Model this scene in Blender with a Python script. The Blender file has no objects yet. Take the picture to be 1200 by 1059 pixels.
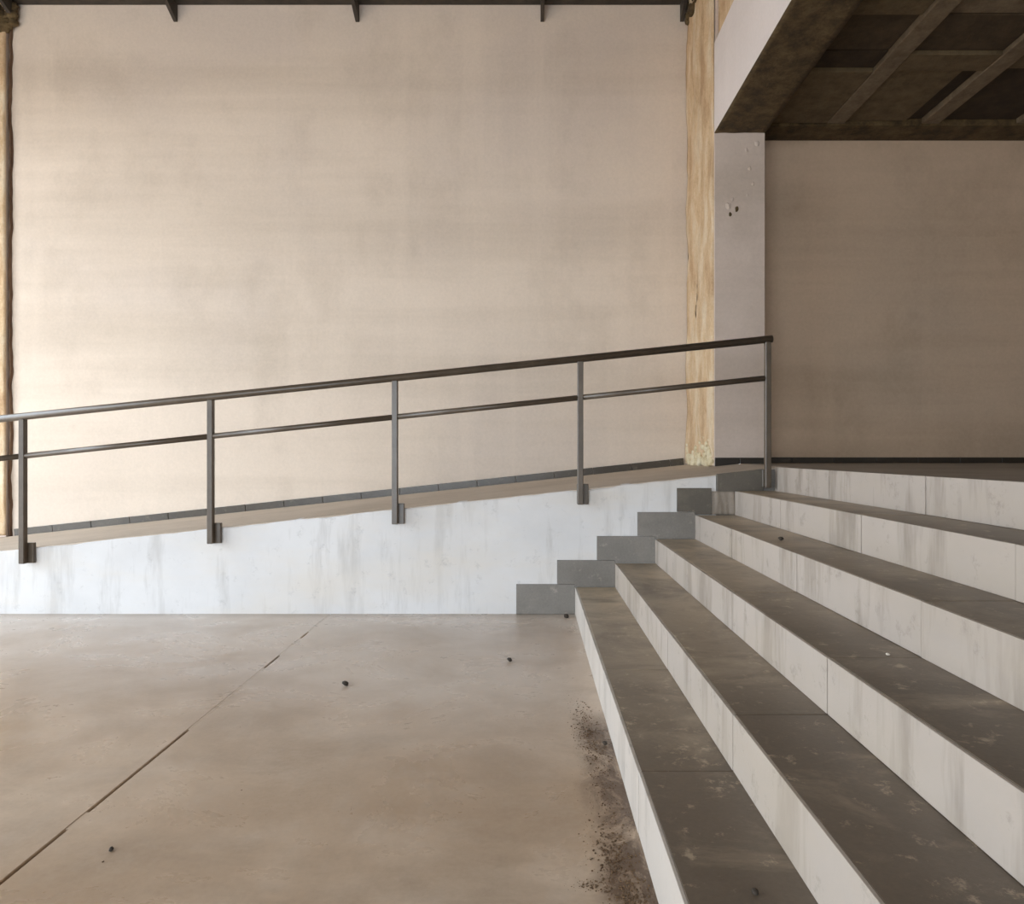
import bpy, bmesh, math, random
from mathutils import Vector, Matrix, noise
random.seed(7)
SC = bpy.context.scene
COL = SC.collection

# ---------------------------------------------------------------- camera, sky, exposure
cam_d = bpy.data.cameras.new('camera'); cam = bpy.data.objects.new('camera', cam_d); COL.objects.link(cam)
cam.location = (0, 0, 1.2); cam.rotation_euler = (math.radians(90), 0, 0)
cam_d.sensor_width = 36.0; cam_d.lens = 790 / 1200 * 36; cam_d.shift_x = -20 / 1200
cam_d.clip_start = 0.05; cam_d.clip_end = 200
SC.camera = cam
vs = SC.view_settings
vs.view_transform = 'Standard'; vs.look = 'None'; vs.gamma = 1.0; vs.use_curve_mapping = False
vs.exposure = 0.0
W = bpy.data.worlds.new('sky'); SC.world = W; W.use_nodes = True
bg = W.node_tree.nodes['Background']
bg.inputs['Color'].default_value = (0.80, 0.90, 1.0, 1); bg.inputs['Strength'].default_value = 8.0

def portal(name, loc, rot, sx, sy):
    l = bpy.data.lights.new(name, 'AREA'); l.shape = 'RECTANGLE'; l.size = sx; l.size_y = sy
    l.cycles.is_portal = True
    o = bpy.data.objects.new(name, l); COL.objects.link(o); o.location = loc; o.rotation_euler = rot
    return o
# the wide opening of the hall towards the yard, on its left side, plus an unseen one added behind the photographer for frontal fill
portal('left_daylight_opening', (-7.55, 2.95, 2.4), (0, -math.pi / 2, 0), 4.4, 6.7)
portal('rear_fill_opening', (-3.65, -4.9, 1.7), (math.pi / 2, 0, 0), 7.3, 3.3)

# ---------------------------------------------------------------- materials
class NT:
    def __init__(s, name):
        s.m = bpy.data.materials.new(name); s.m.use_nodes = True
        s.t = s.m.node_tree; s.n = s.t.nodes; s.l = s.t.links
        s.b = s.n['Principled BSDF']
        s.pos = s.n.new('ShaderNodeNewGeometry').outputs['Position']
    def map(s, scale, loc=(0, 0, 0)):
        q = s.n.new('ShaderNodeMapping'); q.inputs['Scale'].default_value = scale; q.inputs['Location'].default_value = loc
        s.l.new(s.pos, q.inputs['Vector']); return q.outputs['Vector']
    def noise(s, scale, detail=5, rough=0.55, loc=(0, 0, 0), distort=0.0):
        q = s.n.new('ShaderNodeTexNoise'); q.inputs['Scale'].default_value = 1.0
        q.inputs['Detail'].default_value = detail; q.inputs['Roughness'].default_value = rough
        q.inputs['Distortion'].default_value = distort
        s.l.new(s.map(scale if isinstance(scale, tuple) else (scale,) * 3, loc), q.inputs['Vector']); return q.outputs['Fac']
    def ramp(s, fac, stops):
        q = s.n.new('ShaderNodeValToRGB'); e = q.color_ramp.elements
        while len(e) < len(stops): e.new(0.5)
        for i, (p, c) in enumerate(stops):
            e[i].position = p; e[i].color = (*c, 1) if not isinstance(c, (int, float)) else (c, c, c, 1)
        s.l.new(fac, q.inputs['Fac']); return q.outputs['Color']
    def mix(s, fac, a, b, mode='MIX'):
        q = s.n.new('ShaderNodeMix'); q.data_type = 'RGBA'; q.blend_type = mode
        for v, i in ((fac, 0), (a, 6), (b, 7)):
            if isinstance(v, (int, float)): q.inputs[i].default_value = v
            elif isinstance(v, tuple): q.inputs[i].default_value = (*v, 1)
            else: s.l.new(v, q.inputs[i])
        return q.outputs[2]
    def math(s, op, a, b=0.0, clamp=False):
        q = s.n.new('ShaderNodeMath'); q.operation = op; q.use_clamp = clamp
        for v, i in ((a, 0), (b, 1)):
            if isinstance(v, (int, float)): q.inputs[i].default_value = v
            else: s.l.new(v, q.inputs[i])
        return q.outputs[0]
    def axis(s, k):
        q = s.n.new('ShaderNodeSeparateXYZ'); s.l.new(s.pos, q.inputs[0]); return q.outputs[k]
    def band(s, k, a, b, soft):
        """1 between a and b along axis k, with soft edges"""
        x = s.axis(k)
        u = s.math('MULTIPLY', s.math('SUBTRACT', x, a), 1 / soft, True)
        v = s.math('MULTIPLY', s.math('SUBTRACT', b, x), 1 / soft, True)
        return s.math('MULTIPLY', u, v)
    def done(s, col, rough=0.85, bump=None, bstr=0.2, bdist=0.01, metal=0.0, spec=0.5):
        if isinstance(col, tuple): s.b.inputs['Base Color'].default_value = (*col, 1)
        else: s.l.new(col, s.b.inputs['Base Color'])
        if isinstance(rough, float): s.b.inputs['Roughness'].default_value = rough
        else: s.l.new(rough, s.b.inputs['Roughness'])
        s.b.inputs['Metallic'].default_value = metal
        s.b.inputs['Specular IOR Level'].default_value = spec
        if bump is not None:
            q = s.n.new('ShaderNodeBump'); q.inputs['Strength'].default_value = bstr; q.inputs['Distance'].default_value = bdist
            s.l.new(bump, q.inputs['Height']); s.l.new(q.outputs['Normal'], s.b.inputs['Normal'])
        return s.m

def sc(c, k): return tuple(min(1, v * k) for v in c)

def m_wall(name, base, alt, dark):
    t = NT(name)
    big = t.noise((0.35, 0.35, 0.55), 4, 0.5)
    c = t.ramp(big, [(0.36, alt), (0.52, base), (0.64, sc(base, 1.06))])
    bands = t.noise((0.10, 0.10, 1.6), 5, 0.6, (3, 1, 2))
    c = t.mix(t.ramp(bands, [(0.44, 0.0), (0.62, 0.36)]), c, dark)
    blot = t.noise((1.3, 1.3, 0.9), 7, 0.65, (9, 4, 1))
    c = t.mix(t.ramp(blot, [(0.52, 0.0), (0.70, 0.30)]), c, sc(dark, 0.9))
    strk = t.noise((2.2, 2.2, 0.12), 4, 0.6, (5, 2, 7))
    c = t.mix(t.ramp(strk, [(0.50, 0.0), (0.68, 0.25)]), c, sc(base, 1.15))
    fine = t.noise(38, 4, 0.7)
    c = t.mix(0.12, c, t.ramp(fine, [(0.3, sc(dark, 0.8)), (0.7, sc(base, 1.2))]))
    return t.done(c, 0.88, t.math('ADD', fine, t.math('MULTIPLY', blot, 2.0)), 0.18, 0.006)

def m_white(name, base, stain, warm):
    """white limewashed concrete with vertical run marks and dirty feet"""
    t = NT(name)
    c = t.ramp(t.noise((1.1, 1.1, 1.4), 6, 0.6), [(0.32, sc(base, 0.88)), (0.6, base)])
    run = t.noise((5.0, 5.0, 0.7), 5, 0.65, (2, 7, 1))
    c = t.mix(t.ramp(run, [(0.51, 0.0), (0.63, 0.8)]), c, stain)
    c = t.mix(t.ramp(t.noise((0.8, 0.8, 2.2), 5, 0.6, (4, 4, 8)), [(0.46, 0.0), (0.66, 0.55)]), c, warm)
    spots = t.noise(9, 8, 0.75, (1, 9, 3))
    c = t.mix(t.ramp(spots, [(0.57, 0.0), (0.68, 0.5)]), c, sc(stain, 0.8))
    fine = t.noise(60, 3, 0.7)
    return t.done(c, 0.8, t.math('ADD', fine, t.math('MULTIPLY', spots, 1.5)), 0.2, 0.004)

def m_grey(name, a, b, dust_sheen, rough=0.62, dustlo=0.5, wallward_sheen=False):
    t = NT(name)
    n1 = t.noise((0.9, 0.9, 0.9), 6, 0.62)
    c = t.ramp(n1, [(0.38, a), (0.62, b)])
    n2 = t.noise((2.0, 3.2, 2), 8, 0.7, (3, 8, 2), 0.6)
    d = t.ramp(n2, [(dustlo, 0.0), (dustlo + 0.28, 0.55)])
    c = t.mix(d, c, dust_sheen)
    if wallward_sheen:  # tread paler towards the back wall: grazing sheen painted into the colour
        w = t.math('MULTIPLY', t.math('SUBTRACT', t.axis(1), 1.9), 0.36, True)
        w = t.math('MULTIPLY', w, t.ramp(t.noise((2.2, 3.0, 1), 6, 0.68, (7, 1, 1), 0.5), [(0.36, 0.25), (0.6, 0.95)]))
        c = t.mix(w, c, dust_sheen)
    n3 = t.noise(13, 6, 0.75, (1, 1, 5))
    c = t.mix(t.ramp(n3, [(0.58, 0.0), (0.68, 0.5)]), c, sc(dust_sheen, 1.15))
    fine = t.noise(70, 3, 0.7)
    c = t.mix(0.15, c, t.ramp(fine, [(0.3, sc(a, 0.6)), (0.7, sc(b, 1.3))]))
    return t.done(c, rough, t.math('ADD', fine, n2), 0.15, 0.004)

def m_floor():
    t = NT('floor_concrete')
    A, B, Cc = (0.53, 0.39, 0.27), (0.62, 0.49, 0.37), (0.42, 0.29, 0.185)
    n1 = t.noise((0.55, 0.75, 1), 6, 0.6, (1, 3, 0))
    c = t.ramp(n1, [(0.38, Cc), (0.5, A), (0.62, B)])
    n2 = t.noise((1.5, 2.0, 1), 7, 0.66, (5, 2, 0), 0.5)
    c = t.mix(t.ramp(n2, [(0.47, 0.0), (0.66, 0.5)]), c, (0.33, 0.235, 0.155))
    n3 = t.noise((4.5, 4.5, 1), 8, 0.72, (2, 6, 0))
    c = t.mix(t.ramp(n3, [(0.50, 0.0), (0.75, 0.3)]), c, (0.68, 0.59, 0.50))
    dust_sheen = t.math('MULTIPLY', t.math('SUBTRACT', t.axis(1), 2.4), 0.36, True)  # far floor paled towards the ramp, its reflected light painted into the colour
    dust_sheen = t.math('MULTIPLY', dust_sheen, t.ramp(t.noise((0.9, 1.3, 1), 6, 0.65, (6, 1, 0), 0.4), [(0.36, 0.35), (0.6, 0.8)]))
    c = t.mix(dust_sheen, c, (0.74, 0.67, 0.61))
    # dirt that has settled along the foot of the lowest riser
    x0 = t.math('ADD', t.axis(0), t.math('MULTIPLY', t.math('SUBTRACT', t.noise((3, 3, 1), 5, 0.6, (8, 8, 0)), 0.5), 0.16))
    near = t.math('MULTIPLY', t.math('SUBTRACT', x0, 0.165), 11.0, True)
    yb = t.band(1, 1.3, 3.15, 0.25)
    pt = t.ramp(t.noise((7, 4, 1), 10, 0.8, (3, 3, 0), 0.6), [(0.36, 0.0), (0.53, 0.97)])
    c = t.mix(t.math('MULTIPLY', t.math('MULTIPLY', near, yb), pt), c, (0.085, 0.042, 0.018))
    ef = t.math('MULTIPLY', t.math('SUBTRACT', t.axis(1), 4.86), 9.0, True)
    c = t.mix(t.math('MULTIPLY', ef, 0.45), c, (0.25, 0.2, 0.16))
    fine = t.noise(55, 4, 0.7)
    c = t.mix(0.12, c, t.ramp(fine, [(0.3, (0.16, 0.12, 0.09)), (0.7, (0.55, 0.46, 0.38))]))
    rg = t.ramp(n2, [(0.38, 0.22), (0.62, 0.42)])
    return t.done(c, rg, t.math('ADD', fine, t.math('MULTIPLY', n3, 2)), 0.10, 0.004)

def m_rough(name, a, b, d, zs=0.5, hs=6):
    t = NT(name)
    n1 = t.noise((hs, hs, zs), 8, 0.72)
    c = t.ramp(n1, [(0.38, a), (0.5, b), (0.62, d)])
    n2 = t.noise((3, 3, 2.2), 7, 0.7, (4, 1, 8))
    c = t.mix(t.ramp(n2, [(0.5, 0.0), (0.75, 0.45)]), c, sc(a, 0.7))
    f = t.noise(45, 5, 0.75)
    c = t.mix(0.2, c, t.ramp(f, [(0.3, sc(a, 0.6)), (0.7, sc(d, 1.25))]))
    return t.done(c, 0.92, t.math('ADD', f, t.math('MULTIPLY', n2, 2)), 0.5, 0.012)

M = {}
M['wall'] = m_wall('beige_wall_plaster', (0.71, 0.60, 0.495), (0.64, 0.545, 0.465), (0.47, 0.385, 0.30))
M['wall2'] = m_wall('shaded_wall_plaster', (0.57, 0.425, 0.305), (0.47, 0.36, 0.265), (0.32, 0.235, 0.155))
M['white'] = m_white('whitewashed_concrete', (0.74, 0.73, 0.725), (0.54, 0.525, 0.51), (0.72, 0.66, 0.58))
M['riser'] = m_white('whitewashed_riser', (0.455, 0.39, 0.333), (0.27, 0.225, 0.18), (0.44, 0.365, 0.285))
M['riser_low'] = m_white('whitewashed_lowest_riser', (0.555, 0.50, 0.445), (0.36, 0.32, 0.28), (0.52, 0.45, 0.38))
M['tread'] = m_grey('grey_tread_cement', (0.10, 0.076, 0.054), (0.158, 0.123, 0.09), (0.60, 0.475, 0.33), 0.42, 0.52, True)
M['landing'] = m_grey('landing_cement', (0.23, 0.19, 0.15), (0.30, 0.25, 0.20), (0.38, 0.32, 0.25), 0.6, 0.5)
M['ramptop'] = m_grey('ramp_screed', (0.45, 0.37, 0.29), (0.56, 0.47, 0.38), (0.64, 0.55, 0.45), 0.7, 0.5)
M['core'] = m_grey('raw_concrete', (0.10, 0.085, 0.07), (0.16, 0.135, 0.11), (0.2, 0.17, 0.14), 0.9)
M['tile'] = m_grey('grey_slate_tile', (0.16, 0.145, 0.125), (0.25, 0.23, 0.205), (0.36, 0.32, 0.27), 0.5, 0.52)
M['dimtile'] = m_grey('shaded_slate_tile', (0.085, 0.074, 0.058), (0.14, 0.12, 0.095), (0.26, 0.22, 0.16), 0.5, 0.52)  # same slate darkened: dimmer light on the top two tiles painted in
M['darktile'] = m_grey('dark_skirting_tile', (0.055, 0.045, 0.034), (0.09, 0.075, 0.058), (0.15, 0.125, 0.095), 0.27, 0.55)
M['blacktile'] = m_grey('blackish_skirting_tile', (0.018, 0.014, 0.010), (0.03, 0.024, 0.018), (0.05, 0.04, 0.03), 0.4, 0.6)
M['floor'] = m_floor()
M['ochre'] = m_rough('rough_ochre_render', (0.47, 0.29, 0.15), (0.65, 0.46, 0.27), (0.76, 0.62, 0.44), 1.5, 4)
M['crumble'] = m_rough('pale_crumbling_render', (0.50, 0.38, 0.20), (0.66, 0.56, 0.36), (0.78, 0.70, 0.52), 6)
M['pillar'] = m_wall('pillar_plaster', (0.62, 0.51, 0.435), (0.56, 0.46, 0.385), (0.42, 0.335, 0.26))
M['beam'] = m_wall('painted_beam', (0.72, 0.65, 0.62), (0.69, 0.62, 0.59), (0.60, 0.53, 0.49))
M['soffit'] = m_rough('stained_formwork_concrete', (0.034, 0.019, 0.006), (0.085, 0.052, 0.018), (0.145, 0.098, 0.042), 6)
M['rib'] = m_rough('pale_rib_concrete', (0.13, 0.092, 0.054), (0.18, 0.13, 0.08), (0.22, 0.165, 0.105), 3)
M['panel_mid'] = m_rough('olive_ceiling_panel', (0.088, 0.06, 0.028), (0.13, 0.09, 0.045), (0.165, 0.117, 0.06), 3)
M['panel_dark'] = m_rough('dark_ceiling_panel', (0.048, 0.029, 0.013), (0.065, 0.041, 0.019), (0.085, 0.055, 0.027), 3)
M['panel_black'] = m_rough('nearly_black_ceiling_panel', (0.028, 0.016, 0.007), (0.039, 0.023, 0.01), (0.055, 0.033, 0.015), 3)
M['crack'] = m_rough('brown_crack_filler', (0.08, 0.04, 0.02), (0.13, 0.07, 0.04), (0.2, 0.12, 0.07), 1)
def m_metal(name, a, b, rough, metal):
    t = NT(name); n = t.noise(7, 6, 0.7)
    return t.done(t.ramp(n, [(0.35, a), (0.7, b)]), rough, t.noise(60, 3), 0.08, 0.002, metal)
M['rail'] = m_metal('dark_brown_painted_steel', (0.075, 0.055, 0.038), (0.115, 0.088, 0.062), 0.33, 0.0)
M['steel'] = m_metal('dark_rusty_steel', (0.035, 0.028, 0.022), (0.075, 0.060, 0.046), 0.65, 0.2)
M['stone'] = m_metal('dark_pebble', (0.025, 0.018, 0.012), (0.06, 0.045, 0.032), 0.9, 0)
M['chip'] = m_metal('pale_plaster_chip', (0.5, 0.44, 0.36), (0.7, 0.62, 0.52), 0.9, 0)
M['dirt'] = m_metal('brown_dirt', (0.075, 0.042, 0.02), (0.20, 0.125, 0.065), 0.95, 0)

# ---------------------------------------------------------------- builders
def link(name, me, parent=None, loc=(0, 0, 0), rot=(0, 0, 0)):
    o = bpy.data.objects.new(name, me); COL.objects.link(o); o.location = loc; o.rotation_euler = rot
    if parent is not None: o.parent = parent
    return o
def thing(name, label, cat, loc=(0, 0, 0), group=None, kind=None):
    o = bpy.data.objects.new(name, None); COL.objects.link(o); o.location = loc; o.empty_display_size = 0.1
    if label: o['label'] = label
    if cat: o['category'] = cat
    if group: o['group'] = group
    if kind: o['kind'] = kind
    return o
def tag(o, label=None, cat=None, group=None, kind=None):
    if label: o['label'] = label
    if cat: o['category'] = cat
    if group: o['group'] = group
    if kind: o['kind'] = kind
    return o
def fin(bm, name, mat, smooth=False):
    bmesh.ops.recalc_face_normals(bm, faces=bm.faces)
    me = bpy.data.meshes.new(name); bm.to_mesh(me); bm.free(); me.materials.append(mat)
    if smooth:
        for p in me.polygons: p.use_smooth = True
    return me
_cache = {}
def box_me(sx, sy, sz, mat, bev=0.003):
    """box centred in x,y with its bottom at z=0"""
    k = (round(sx, 4), round(sy, 4), round(sz, 4), mat, bev)
    if k not in _cache:
        bm = bmesh.new(); bmesh.ops.create_cube(bm, size=1.0)
        for v in bm.verts: v.co = Vector((v.co.x * sx, v.co.y * sy, (v.co.z + 0.5) * sz))
        if bev: bmesh.ops.bevel(bm, geom=bm.edges[:], offset=bev, segments=1, affect='EDGES')
        _cache[k] = fin(bm, 'box', M[mat])
    return _cache[k]
def box(name, x0, x1, y0, y1, z0, z1, mat, parent=None, bev=0.003, rot=(0, 0, 0)):
    pl = Vector(parent.location) if parent is not None else Vector((0, 0, 0))
    c = Vector(((x0 + x1) / 2, (y0 + y1) / 2, z0)) - pl
    return link(name, box_me(x1 - x0, y1 - y0, z1 - z0, mat, bev), parent, c, rot)
def prism(name, poly, axis, a, b, mat, parent=None, bev=0.0):
    """extrude polygon; axis 'y': poly in (x,z); axis 'x': poly in (y,z); world coordinates"""
    bm = bmesh.new(); lo, hi = [], []
    for p, q in poly:
        lo.append(bm.verts.new((p, a, q) if axis == 'y' else (a, p, q)))
        hi.append(bm.verts.new((p, b, q) if axis == 'y' else (b, p, q)))
    bm.faces.new(lo); bm.faces.new(hi[::-1]); n = len(poly)
    for i in range(n): bm.faces.new((lo[i], hi[i], hi[(i + 1) % n], lo[(i + 1) % n]))
    if bev: bmesh.ops.bevel(bm, geom=bm.edges[:], offset=bev, segments=1, affect='EDGES')
    pl = Vector(parent.location) if parent is not None else Vector((0, 0, 0))
    xs = [p for p, _ in poly]; zs = [q for _, q in poly]
    o = Vector(((min(xs) + max(xs)) / 2, (a + b) / 2, min(zs))) if axis == 'y' else Vector(((a + b) / 2, (min(xs) + max(xs)) / 2, min(zs)))
    for v in bm.verts: v.co -= o
    return link(name, fin(bm, name, M[mat]), parent, o - pl)
def tube(name, p, q, r, mat, parent=None, seg=14, ends=True):
    p, q = Vector(p), Vector(q); d = q - p
    bm = bmesh.new()
    bmesh.ops.create_cone(bm, cap_ends=ends, segments=seg, radius1=r, radius2=r, depth=d.length)
    bm.transform(d.to_track_quat('Z', 'Y').to_matrix().to_4x4())
    me = fin(bm, name, M[mat])
    for f in me.polygons: f.use_smooth = len(f.vertices) == 4
    pl = Vector(parent.location) if parent is not None else Vector((0, 0, 0))
    return link(name, me, parent, (p + q) / 2 - pl)
def relief(name, o, u, v, nu, nv, amp, freq, mat, parent=None, thick=0.03, normal=None, smooth=True):
    """a rough rendered face: a gridded slab from corner o spanned by u and v, its face pushed in and out"""
    o, u, v = Vector(o), Vector(u), Vector(v); n = Vector(normal)
    bm = bmesh.new(); g = []; bk = []
    for i in range(nu + 1):
        r = []; rb = []
        for j in range(nv + 1):
            p = o + u * (i / nu) + v * (j / nv)
            f = noise.fractal(Vector((p.x * freq[0], p.y * freq[1], p.z * freq[2])), 1.0, 2.0, 4)
            r.append(bm.verts.new(p + n * (thick + amp * f)))
            rb.append(bm.verts.new(p))
        g.append(r); bk.append(rb)
    for i in range(nu):
        for j in range(nv):
            bm.faces.new((g[i][j], g[i + 1][j], g[i + 1][j + 1], g[i][j + 1]))
    bm.faces.new([bk[0][0], bk[0][-1], bk[-1][-1], bk[-1][0]])
    for i in range(nu):
        bm.faces.new((g[i][0], bk[i][0], bk[i + 1][0], g[i + 1][0])); bm.faces.new((g[i][-1], g[i + 1][-1], bk[i + 1][-1], bk[i][-1]))
    for j in range(nv):
        bm.faces.new((g[0][j], g[0][j + 1], bk[0][j + 1], bk[0][j])); bm.faces.new((g[-1][j], bk[-1][j], bk[-1][j + 1], g[-1][j + 1]))
    pl = Vector(parent.location) if parent is not None else Vector((0, 0, 0))
    for w in bm.verts: w.co -= o
    return link(name, fin(bm, name, M[mat], smooth), parent, o - pl)

# ---------------------------------------------------------------- dimensions
YB, YA, YR, YP = 7.35, 6.75, 5.0, 6.30         # back wall, alcove wall, ramp face, pillar face
XP0, XP1 = 1.731, 2.205                         # pillar
ZC, ZT, ZL, ZA = 4.187, 5.02, 6.07, 4.314                  # low ceiling, beam top, ledger underside
NS, RUN, RISE, X1, Z1 = 6, 0.296, 0.178, 0.342, 0.199
def SX(k): return X1 + RUN * (k - 1)
def SZ(k): return Z1 + RISE * (k - 1) if k > 0 else 0.0
ZLAND = SZ(6)
SL = 0.106
def ramp_z(x): return min(ZLAND, 0.466 + SL * (x + 3.924))
XTOP = -3.924 + (ZLAND - 0.466) / SL
XL, XR, YF, ZTOP = -7.6, 9.0, -5.0, 6.45

# ---------------------------------------------------------------- the shell
fl = thing('floor', None, None, (0, 0, 0), kind='structure')
box('floor_bed', XL, X1 + 0.3, YF, YB, -0.30, -0.02, 'core', fl, 0)
JX = -1.473
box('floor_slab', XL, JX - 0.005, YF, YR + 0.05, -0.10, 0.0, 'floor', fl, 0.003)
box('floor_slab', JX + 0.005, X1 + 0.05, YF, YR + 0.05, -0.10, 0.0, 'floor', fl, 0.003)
for y0, y1, d in ((2.92, 3.75, 0.0008), (3.98, 4.35, 0.001), (4.5, 4.99, 0.001), (2.15, 2.25, 0.002)):
    box('joint_filling', JX - 0.006, JX + 0.006, y0, y1, -0.08, -d, 'floor', fl, 0)

wb = link('wall_back', box_me(XP0 - XL + 0.4, 0.25, ZTOP + 0.2, 'wall', 0), None, ((XL + XP0 + 0.4) / 2, YB + 0.125, -0.05)); wb['kind'] = 'structure'
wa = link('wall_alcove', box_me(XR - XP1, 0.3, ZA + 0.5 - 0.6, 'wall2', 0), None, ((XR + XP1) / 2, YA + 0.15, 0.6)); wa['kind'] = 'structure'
wl = thing('wall_left', None, None, (XL, 0, 0), kind='structure')
box('lintel', XL - 0.25, XL, YF, YB, 4.6, ZTOP + 0.15, 'wall', wl, 0)
box('end_pier', XL - 0.25, XL, YF, -0.4, 0, 4.6, 'wall', wl, 0)
box('end_pier', XL - 0.25, XL, 6.3, YB, 0, 4.6, 'wall', wl, 0)
wr = thing('wall_rear', None, None, (0, YF, 0), kind='structure')
box('lintel', XL, XR, YF - 0.25, YF, 3.4, ZTOP + 0.15, 'wall', wr, 0)
box('end_pier', XL, -7.3, YF - 0.25, YF, 0, 3.4, 'wall', wr, 0)
box('solid_wall', 0.0, XR, YF - 0.25, YF, 0, 3.4, 'wall', wr, 0)
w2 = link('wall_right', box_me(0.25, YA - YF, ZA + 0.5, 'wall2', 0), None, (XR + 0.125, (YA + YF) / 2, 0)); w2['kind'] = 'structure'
yard = link('yard_ground', box_me(30, 40, 0.2, 'floor', 0), None, (XL - 15.3, 0, -0.32)); yard['kind'] = 'structure'
c1 = link('ceiling', box_me(XP1 - XL + 0.3, YB - YF + 0.5, 0.2, 'soffit', 0), None, ((XP1 + XL) / 2, (YB + YF) / 2, ZTOP)); c1['kind'] = 'structure'

# low coffered ceiling of the right-hand bay
c2 = thing('ceiling_alcove', None, None, (5.6, 0, ZA), kind='structure')
box('ceiling_slab', XP1, XR, YF, YA + 0.3, ZA + 0.09, ZA + 0.4, 'soffit', c2, 0)
box('wall_beam', XP1, XR, YA - 0.32, YA - 0.002, ZA, ZA + 0.15, 'soffit', c2, 0.006)
ribs = [2.84 + 0.90 * i for i in range(8)]
for i, rx in enumerate(ribs):
    box('rib', rx, rx + 0.165, YF + 0.05, YA - 0.325, ZA + 0.012, ZA + 0.12, 'rib', c2, 0.006)
ys = [6.425, 5.55, 5.31, 4.87, 4.50, 3.65, 3.34, 2.6, 1.98, 1.15, 0.2]
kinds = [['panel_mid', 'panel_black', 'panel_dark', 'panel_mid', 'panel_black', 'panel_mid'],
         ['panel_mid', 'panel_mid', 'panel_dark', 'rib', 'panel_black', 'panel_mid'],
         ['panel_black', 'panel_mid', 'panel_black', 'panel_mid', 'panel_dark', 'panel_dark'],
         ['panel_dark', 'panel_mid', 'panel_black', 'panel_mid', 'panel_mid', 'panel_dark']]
lefts = [XP1 + 0.01] + [r + 0.17 for r in ribs]
rights = [r - 0.005 for r in ribs] + [XR]
for i in range(5):
    for j in range(len(ys) - 1):
        k = kinds[i % 4][j % 6]
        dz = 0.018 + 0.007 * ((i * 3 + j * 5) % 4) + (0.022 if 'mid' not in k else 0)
        xa, xb = lefts[i], rights[i]
        if i == 1 and j == 0:
            box('ceiling_panel', xb - 0.14, xb, ys[j + 1] + 0.004, ys[j] - 0.004, ZA + 0.06, ZA + 0.14, 'panel_black', c2, 0.003)
            xb -= 0.145
        box('ceiling_panel', xa, xb, ys[j + 1] + 0.004, ys[j] - 0.004, ZA + dz, ZA + 0.14, k, c2, 0.003)

# ---------------------------------------------------------------- pillars, beam, ledger
pr = thing('pillar', 'tall square plastered pillar with rough ochre flank under the white beam', 'pillar', ((XP0 + XP1) / 2, (YP + YB) / 2, 0.9))
prism('pillar_shaft', [(XP0, ramp_z(XP0) + 0.001), (XTOP, ZLAND + 0.001), (XP1, ZLAND + 0.001), (XP1, ZC), (XP0, ZC)], 'y', YP, YB - 0.004, 'pillar', pr, 0.004)
box('pillar_head', XP0 + 0.01, XP1, YP, YB - 0.002, ZC, ZTOP + 1.4, 'pillar', pr, 0)
tag(relief('rough_render', (XP0, YP + 0.012, 1.075), (0, YB - YP - 0.016, 0), (0, 0, 5.2), 26, 200, 0.022, (6, 6, 2.0), 'ochre', pr, 0.016, (-1, 0, 0)), 'rough ochre render on the left flank')
bm = bmesh.new(); rf = random.Random(11)
for _ in range(70):
    y = rf.uniform(YP + 0.05, YB - 0.05); z = abs(rf.gauss(0, 0.10)); q = rf.uniform(0.02, 0.05) * (1 - min(0.6, z * 2))
    bmesh.ops.create_icosphere(bm, subdivisions=2, radius=1, matrix=Matrix.Translation((XP0 - 0.012 - pr.location.x, y - pr.location.y, 1.085 + z - pr.location.z)) @ Matrix.Diagonal((q * 0.7, q * 1.4, q, 1)))
for v in bm.verts: v.co += Vector((1, 1, 1)) * 0.012 * noise.noise(v.co * 30)
bq = bmesh.new()
for _ in range(14):
    q = rf.uniform(0.02, 0.05)
    bmesh.ops.create_icosphere(bq, subdivisions=2, radius=1, matrix=Matrix.Translation((XP0 - 0.02 - pr.location.x, rf.uniform(6.85, 7.30) - pr.location.y, rf.uniform(5.80, 6.02) - pr.location.z)) @ Matrix.Diagonal((q * 0.7, q * 1.5, q, 1)))
for v in bq.verts: v.co += Vector((1, 1, 1)) * 0.02 * noise.noise(v.co * 16)
tag(link('mortar_lump', fin(bq, 'mortar_lump', M['soffit'], True), pr), 'dark crumbly mortar at the ledger end')
tag(link('render_foot', fin(bm, 'render_foot', M['crumble'], True), pr), 'pale crumbling foot of the ochre render')
for dx, dz, s in ((0.13, 3.50, 0.035), (0.17, 3.56, 0.02), (0.21, 3.47, 0.028), (0.15, 3.42, 0.018), (0.30, 4.02, 0.02), (0.33, 3.85, 0.022), (0.36, 3.7, 0.02), (0.31, 3.6, 0.014), (0.40, 4.08, 0.03)):
    bm = bmesh.new(); bmesh.ops.create_icosphere(bm, subdivisions=2, radius=s)
    for v in bm.verts:
        v.co *= 1 + 0.5 * noise.noise(v.co * 40 + Vector((dx * 50, dz, 1))); v.co.y *= 0.25; v.co.x *= 0.7
    link('plaster_scar', fin(bm, 'plaster_scar', M['soffit' if dz < 3.52 and s < 0.03 else 'pillar']), pr, (XP0 + dx - pr.location.x, YP - pr.location.y, dz - pr.location.z))
for x0, x1 in ((XP0 + 0.003, XP0 + 0.235), (XP0 + 0.238, XP1 - 0.003)):
    prism('skirting_tile', [(x0, ramp_z(x0) + 0.001), (x1, ramp_z(x1) + 0.001), (x1, ZLAND + 0.058), (x0, ZLAND + 0.058)], 'y', YP - 0.014, YP - 0.001, 'blacktile', pr, 0.002)

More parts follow.
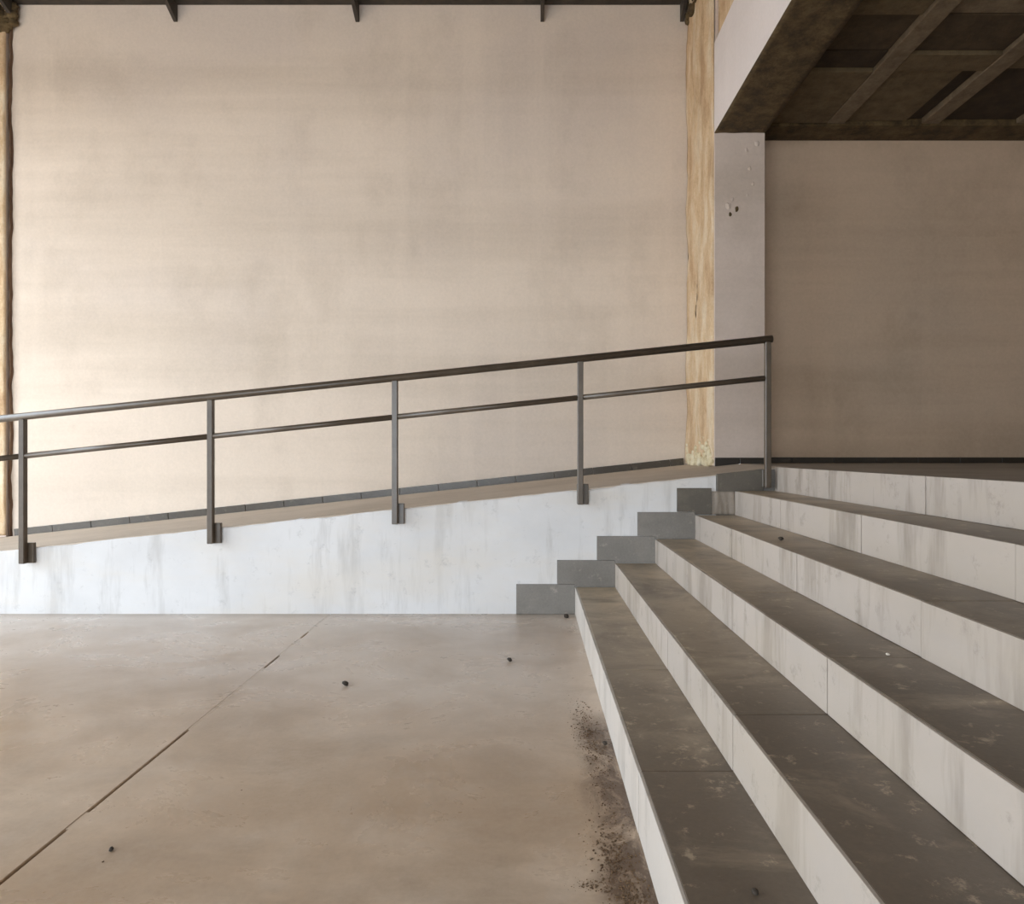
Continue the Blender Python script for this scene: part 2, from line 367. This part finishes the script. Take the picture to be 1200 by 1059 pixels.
pl_ = thing('pillar', 'flat ochre pillar at the left edge of the picture with a brown crack beside it', 'pillar', (-5.92, YB - 0.03, 0.2))
prism('pillar_shaft', [(-6.18, ramp_z(-6.18) + 0.002), (-5.665, ramp_z(-5.665) + 0.002), (-5.665, ZL - 0.004), (-6.18, ZL - 0.004)], 'y', YB - 0.05, YB - 0.002, 'pillar', pl_)
relief('rough_render', (-6.18, YB - 0.05, 0.30), (0.515, 0, 0), (0, 0, 5.76), 20, 220, 0.020, (6, 6, 1.8), 'ochre', pl_, 0.016, (0, -1, 0))
bm = bmesh.new(); rf = random.Random(5)
for _ in range(60):
    q = rf.uniform(0.02, 0.055)
    bmesh.ops.create_icosphere(bm, subdivisions=2, radius=1, matrix=Matrix.Translation((rf.uniform(-5.9, -5.58) - pl_.location.x, YB - 0.05 - pl_.location.y, 6.03 - 0.26 * rf.random() ** 2 - pl_.location.z)) @ Matrix.Diagonal((q * 1.3, q * 0.7, q, 1)))
for v in bm.verts: v.co += Vector((1, 1, 1)) * 0.03 * noise.noise(v.co * 26)
tag(link('mortar_lump', fin(bm, 'mortar_lump', M['soffit'], True), pl_), 'dark crumbly mortar under the ledger end')
bm = bmesh.new(); prev = None
for i in range(161):
    z = 0.285 + 5.6 * i / 160
    x = -5.645 + 0.022 * noise.noise(Vector((0, 3, z * 1.7))) + 0.012 * noise.noise(Vector((5, 1, z * 7)))
    w = 0.014 + 0.008 * noise.noise(Vector((2, 8, z * 3)))
    ring = [bm.verts.new((x + a - pl_.location.x, YB - 0.001 - b - pl_.location.y, z - pl_.location.z)) for a, b in ((-w, 0.0), (-w * 0.7, 0.022), (w * 0.5, 0.028), (w, 0.0))]
    if prev:
        for k in range(4): bm.faces.new((prev[k], prev[(k + 1) % 4], ring[(k + 1) % 4], ring[k]))
    else: bm.faces.new(ring)
    prev = ring
bm.faces.new(prev)
tag(link('crack_filler', fin(bm, 'crack_filler', M['crack']), pl_), 'wavy dark brown seam where pillar meets wall')

be = thing('beam', 'deep white painted beam running forward from the pillar head', 'beam', ((XP0 + XP1) / 2, 0, ZC))
box('beam_side', XP0, XP0 + 0.03, YF, YP + 0.002, ZC, ZT, 'beam', be, 0.002)
relief('beam_soffit', (XP0 + 0.003, YF, ZC + 0.03), (XP1 - XP0 - 0.003, 0, 0), (0, YP - YF, 0), 10, 200, 0.006, (8, 2.5, 3), 'soffit', be, 0.037, (0, 0, -1))
box('beam_core', XP0 + 0.028, XP1, YF, YP + 0.05, ZC + 0.03, ZT, 'soffit', be, 0)
wu = relief('wall_upper', (XP0 + 0.14, YF, ZT), (0, YP - YF + 0.05, 0), (0, 0, ZTOP - ZT + 0.1), 90, 12, 0.014, (3, 3, 3), 'ochre', None, 0.10, (-1, 0, 0)); wu['kind'] = 'structure'

le = thing('ledger', 'dark steel ledger with triangular brackets along the top of back wall', 'ledger', (-2.0, YB, ZL))
box('ledger_flange', -6.6, XP0 - 0.03, YB - 0.42, YB - 0.002, ZL, ZL + 0.02, 'steel', le, 0.003)
box('ledger_web', -6.6, XP0 - 0.03, YB - 0.03, YB - 0.002, ZL + 0.02, ZL + 0.2, 'steel', le, 0.003)
box('ledger_lip', -6.6, XP0 - 0.03, YB - 0.42, YB - 0.40, ZL + 0.02, ZL + 0.12, 'steel', le, 0.003)
gm = None
for gx in (-5.60, -3.85, -1.87, 0.145, 1.665):
    if gm is None:
        g = prism('gusset', [(YB - 0.40, ZL), (YB - 0.002, ZL), (YB - 0.002, ZL - 0.185), (YB - 0.02, ZL - 0.185)], 'x', gx - 0.02, gx + 0.02, 'steel', le, 0.002); gm = g
    else:
        g2 = gm.copy(); COL.objects.link(g2); g2.parent = le; g2.location.x = gm.location.x + gx - (-5.60)
tube('brace', (-6.0, YB - 0.30, ZL - 0.33), (-5.45, YB - 0.22, ZL + 0.01), 0.022, 'steel', le)

# ---------------------------------------------------------------- ramp
rp = thing('ramp', 'long white-faced concrete ramp rising to the right along the back wall', 'ramp', (-2, YR, 0))
bm = bmesh.new(); N = 260; xa, xb = XL + 0.03, XP0 - 0.345
cols = []
for i in range(N + 1):
    x = xa + (xb - xa) * i / N
    j = 0.007 * noise.noise(Vector((x * 9, 1, 2))) + 0.010 * min(0, noise.noise(Vector((x * 3.1, 6, 2))) - 0.25)
    z = ramp_z(x) + j - 0.002
    cols.append([bm.verts.new(Vector(p) - rp.location) for p in ((x, YR, -0.02), (x, YR, z - 0.008), (x, YR + 0.008, z), (x, YR + 0.12, z), (x, YR + 0.12, -0.02))])
for a, b in zip(cols, cols[1:]):
    for k in range(5): bm.faces.new((a[k], b[k], b[(k + 1) % 5], a[(k + 1) % 5]))
bm.faces.new(cols[0]); bm.faces.new(cols[-1][::-1])
tag(link('ramp_face', fin(bm, 'ramp_face', M['white']), rp), 'whitewashed front face of the ramp')
prism('ramp_end', [(XP0 - 0.345, 0.0), (XTOP, 0.0), (XTOP, ZLAND - 0.004), (XP0 - 0.345, ramp_z(XP0 - 0.345) - 0.004)], 'y', YR + 0.004, YR + 0.12, 'tile', rp)
prism('ramp_slab', [(XL + 0.03, -0.02), (XTOP, -0.02), (XTOP, ZLAND), (XL + 0.03, ramp_z(XL + 0.03))], 'y', YR + 0.012, YB - 0.003, 'ramptop', rp)
# stepped skirting tiles climbing beside the stairs
lefts_t = [-0.095, 0.207, 0.502, 0.802, 1.095]
for k in range(1, 6):
    r = SX(k) if k < 5 else 1.352
    l, zt = lefts_t[k - 1], SZ(k) + 0.022
    if k == 1: pg = [(l, 0.001), (r - 0.002, 0.001), (r - 0.002, zt), (l, zt)]
    else: pg = [(l, SZ(k - 1) + 0.025), (SX(k - 1), SZ(k - 1) + 0.025), (SX(k - 1), SZ(k - 1) + 0.003), (r - 0.002, SZ(k - 1) + 0.003), (r - 0.002, zt), (l, zt)]
    prism('skirting_tile', pg, 'y', YR - 0.014, YR + 0.01, 'tile' if k < 5 else 'dimtile', rp, 0.0015)
prism('skirting_tile', [(1.39, SZ(5) + 0.001), (1.735, SZ(5) + 0.001), (1.735, ramp_z(1.735) + 0.008), (1.39, ramp_z(1.39) + 0.008)], 'y', YR - 0.014, YR + 0.01, 'dimtile', rp, 0.002)
tag(relief('exposed_mortar', (1.354, YR, SZ(4) + 0.004), (0.172, 0, 0), (0, 0, RISE - 0.006), 14, 14, 0.010, (30, 3, 4), 'landing', rp, 0.006, (0, -1, 0)), 'broken tile patch with streaky bare mortar')
# dark skirting tiles on the back wall above the ramp
P = 0.42; n = 0; x = -5.60; ang = -math.atan(SL)
while x < XP0 - 0.08:
    x2 = min(x + P - 0.004, XP0 - 0.045); L = (x2 - x) / math.cos(ang)
    xm = (x + x2) / 2
    link('skirting_tile', box_me(L, 0.014, 0.076, 'darktile', 0.002), rp, Vector((xm, YB - 0.010 - 0.002 * (n % 2), ramp_z(xm) - 0.002)) - rp.location, (0, ang, 0))
    x += P; n += 1

# ---------------------------------------------------------------- staircase
YS = -3.0
st = thing('staircase', 'wide flight of six steps with white risers and dark grey treads', 'stairs', (1.1, 1.0, 0))
T = 0.012
poly = [(SX(1) + T, -0.02)]
for k in range(1, 7):
    poly += [(SX(k) + T, SZ(k) - 0.022)]
    if k < 6: poly += [(SX(k + 1) + T, SZ(k) - 0.022)]
poly += [(XR - 0.01, SZ(6) - 0.022), (XR - 0.01, -0.02)]
prism('stair_core', poly, 'y', YS, YR - 0.001, 'core', st)
joints = [YR - 0.003, 3.10, 2.115, 1.13, 0.145, -0.84, -1.83, YS]
joints_up = [YR - 0.003, 4.09, 3.10, 2.115, 1.13, 0.145, -0.84, -1.83, YS]
for k in range(1, 7):
    jj = joints if k < 4 else joints_up
    for i in range(len(jj) - 1):
        y1, y0 = jj[i] - 0.0025, jj[i + 1] + 0.0025
        off = 0.0015 * ((i * 7 + k * 3) % 3 - 1)
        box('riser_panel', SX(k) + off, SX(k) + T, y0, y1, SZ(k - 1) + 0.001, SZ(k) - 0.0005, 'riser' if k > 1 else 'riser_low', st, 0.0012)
    for i in range(len(joints) - 1):
        y1, y0 = joints[i] - 0.0025, joints[i + 1] + 0.0025
        if k < 6:
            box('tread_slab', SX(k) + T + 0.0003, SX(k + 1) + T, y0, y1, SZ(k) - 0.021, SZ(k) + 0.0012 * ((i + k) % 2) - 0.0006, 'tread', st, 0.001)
box('landing_slab', SX(6) + T + 0.001, XR - 0.01, YS, YR, ZLAND - 0.021, ZLAND, 'landing', st, 0.002)
box('landing_slab', XTOP + 0.003, XR - 0.01, YR + 0.001, YP - 0.003, ZLAND - 0.3, ZLAND, 'landing', st, 0)
box('landing_slab', XP1 + 0.003, XR - 0.01, YP - 0.003, YA - 0.003, ZLAND - 0.3, ZLAND, 'landing', st, 0)

tr = thing('baseboard_alcove', None, None, (5, YA, ZLAND), kind='structure')
x = XP1 + 0.005
while x < XR - 0.45:
    box('skirting_tile', x, x + 0.416, YA - 0.014, YA, ZLAND + 0.001, ZLAND + 0.058, 'blacktile', tr, 0.002); x += 0.42

# ---------------------------------------------------------------- railing
YG = 4.95
ra = thing('railing', 'dark brown steel handrail with two rails along the ramp edge', 'railing', (-1, YG, 0.5))
def top_z(x): return 2.027 + 0.1036 * (x - 1.75)
def mid_z(x): return 1.742 + 0.1049 * (x - 1.736)
px = [-5.09, -3.716, -2.337, -0.984, 0.376, 1.752]
PW = 0.042
tube('top_rail', (-6.3, YG, top_z(-6.3)), (1.785, YG, top_z(1.785)), 0.027, 'rail', ra, 16)
mids = [-6.3] + px
for a, b in zip(mids, mids[1:]):
    a2 = a + PW / 2 if a > -6 else a
    tube('mid_rail', (a2, YG, mid_z(a2)), (b - PW / 2, YG, mid_z(b - PW / 2)), 0.0205, 'rail', ra, 14)
for i, x in enumerate(px):
    zb = ramp_z(x) - (0.107 if i < 5 else 0.13)
    po = box('post', x - PW / 2, x + PW / 2, YG - PW / 2, YG + PW / 2, zb, top_z(x) - 0.02, 'rail', ra, 0.004)
    if i < 5:
        w = link('mounting_plate', box_me(0.085, YR - YG - PW / 2 - 0.001, 0.15, 'rail', 0.003), po, (0.020, (YR - YG + PW / 2 - 0.001) / 2, 0.0))
    else:
        w = link('mounting_plate', box_me(0.06, YR - YG - PW / 2 - 0.012, 0.13, 'rail', 0.003), po, (0.0, (YR - YG + PW / 2 - 0.012) / 2, 0.004))

# ---------------------------------------------------------------- pebbles and dirt
def pebble(loc, s, mat, label, seed, name='pebble', cat='pebble', group='loose pebbles'):
    bm = bmesh.new(); bmesh.ops.create_icosphere(bm, subdivisions=2, radius=s)
    for v in bm.verts:
        v.co *= 1 + 0.45 * noise.noise(v.co * (0.9 / s) + Vector((seed * 3.1, seed, 2))); v.co.z *= 0.7
    zmin = min(v.co.z for v in bm.verts)
    for v in bm.verts: v.co.z -= zmin
    return tag(link(name, fin(bm, name, M[mat], True), None, loc), label, cat, group)
pebble((-0.943, 3.466, 0), 0.016, 'stone', 'dark pebble lying alone in the middle of the open floor', 1)
pebble((-0.112, 3.86, 0), 0.015, 'stone', 'dark pebble on the floor in front of the grey stepped tiles', 2)
pebble((-1.258, 2.03, 0), 0.008, 'stone', 'tiny dark pebble just right of the floor joint, nearest the viewer', 3)
pebble((0.27, 4.88, 0), 0.022, 'stone', 'dark clod in the corner of lowest riser and ramp tile', 4)
pebble((0.31, 2.76, 0), 0.010, 'stone', 'black pebble touching the foot of the lowest white riser', 5)
pebble((0.513, 1.528, SZ(1)), 0.008, 'stone', 'black pebble on the lowest tread near the picture bottom', 6)
pebble((1.33, 3.56, SZ(4)), 0.014, 'stone', 'dark pebble on the fourth tread from the floor', 7)
pebble((1.136, 2.136, SZ(3)), 0.006, 'chip', 'pale plaster chip on the joint of the third tread', 8, 'plaster_chip', 'chip', None)

bm = bmesh.new(); rnd = random.Random(3)
def clump(cx, cy, sx, sy, n, smin, smax):
    for _ in range(n):
        x = rnd.gauss(cx, sx * 1.15); y = rnd.gauss(cy, sy)
        if x > SX(1) - 0.008 or y > 4.9: continue
        s = smin + (smax - smin) * rnd.random() ** 4
        m = Matrix.Translation((x, y, s * 0.35)) @ Matrix.Rotation(rnd.uniform(0, 6.28), 4, 'Z') @ Matrix.Diagonal((s * rnd.uniform(.8, 1.8), s, s * rnd.uniform(.4, .8), 1))
        bmesh.ops.create_icosphere(bm, subdivisions=1, radius=1.0, matrix=m)
clump(0.245, 3.0, 0.026, 0.13, 420, 0.0009, 0.0038)
clump(0.265, 2.72, 0.027, 0.12, 380, 0.0009, 0.0038)
clump(0.27, 2.38, 0.03, 0.14, 330, 0.0008, 0.003)
clump(0.255, 2.02, 0.03, 0.08, 520, 0.0009, 0.0042)
clump(0.27, 1.82, 0.03, 0.08, 620, 0.0009, 0.0042)
clump(0.28, 1.62, 0.032, 0.10, 760, 0.0008, 0.004)
clump(0.17, 1.87, 0.024, 0.012, 110, 0.0008, 0.003)
clump(-0.4, 2.6, 0.9, 0.8, 60, 0.0008, 0.0025)
tag(link('floor_dirt', fin(bm, 'floor_dirt', M['dirt'])), 'brown dirt and crumbs strewn along the foot of lowest riser', 'dirt', None, 'stuff')
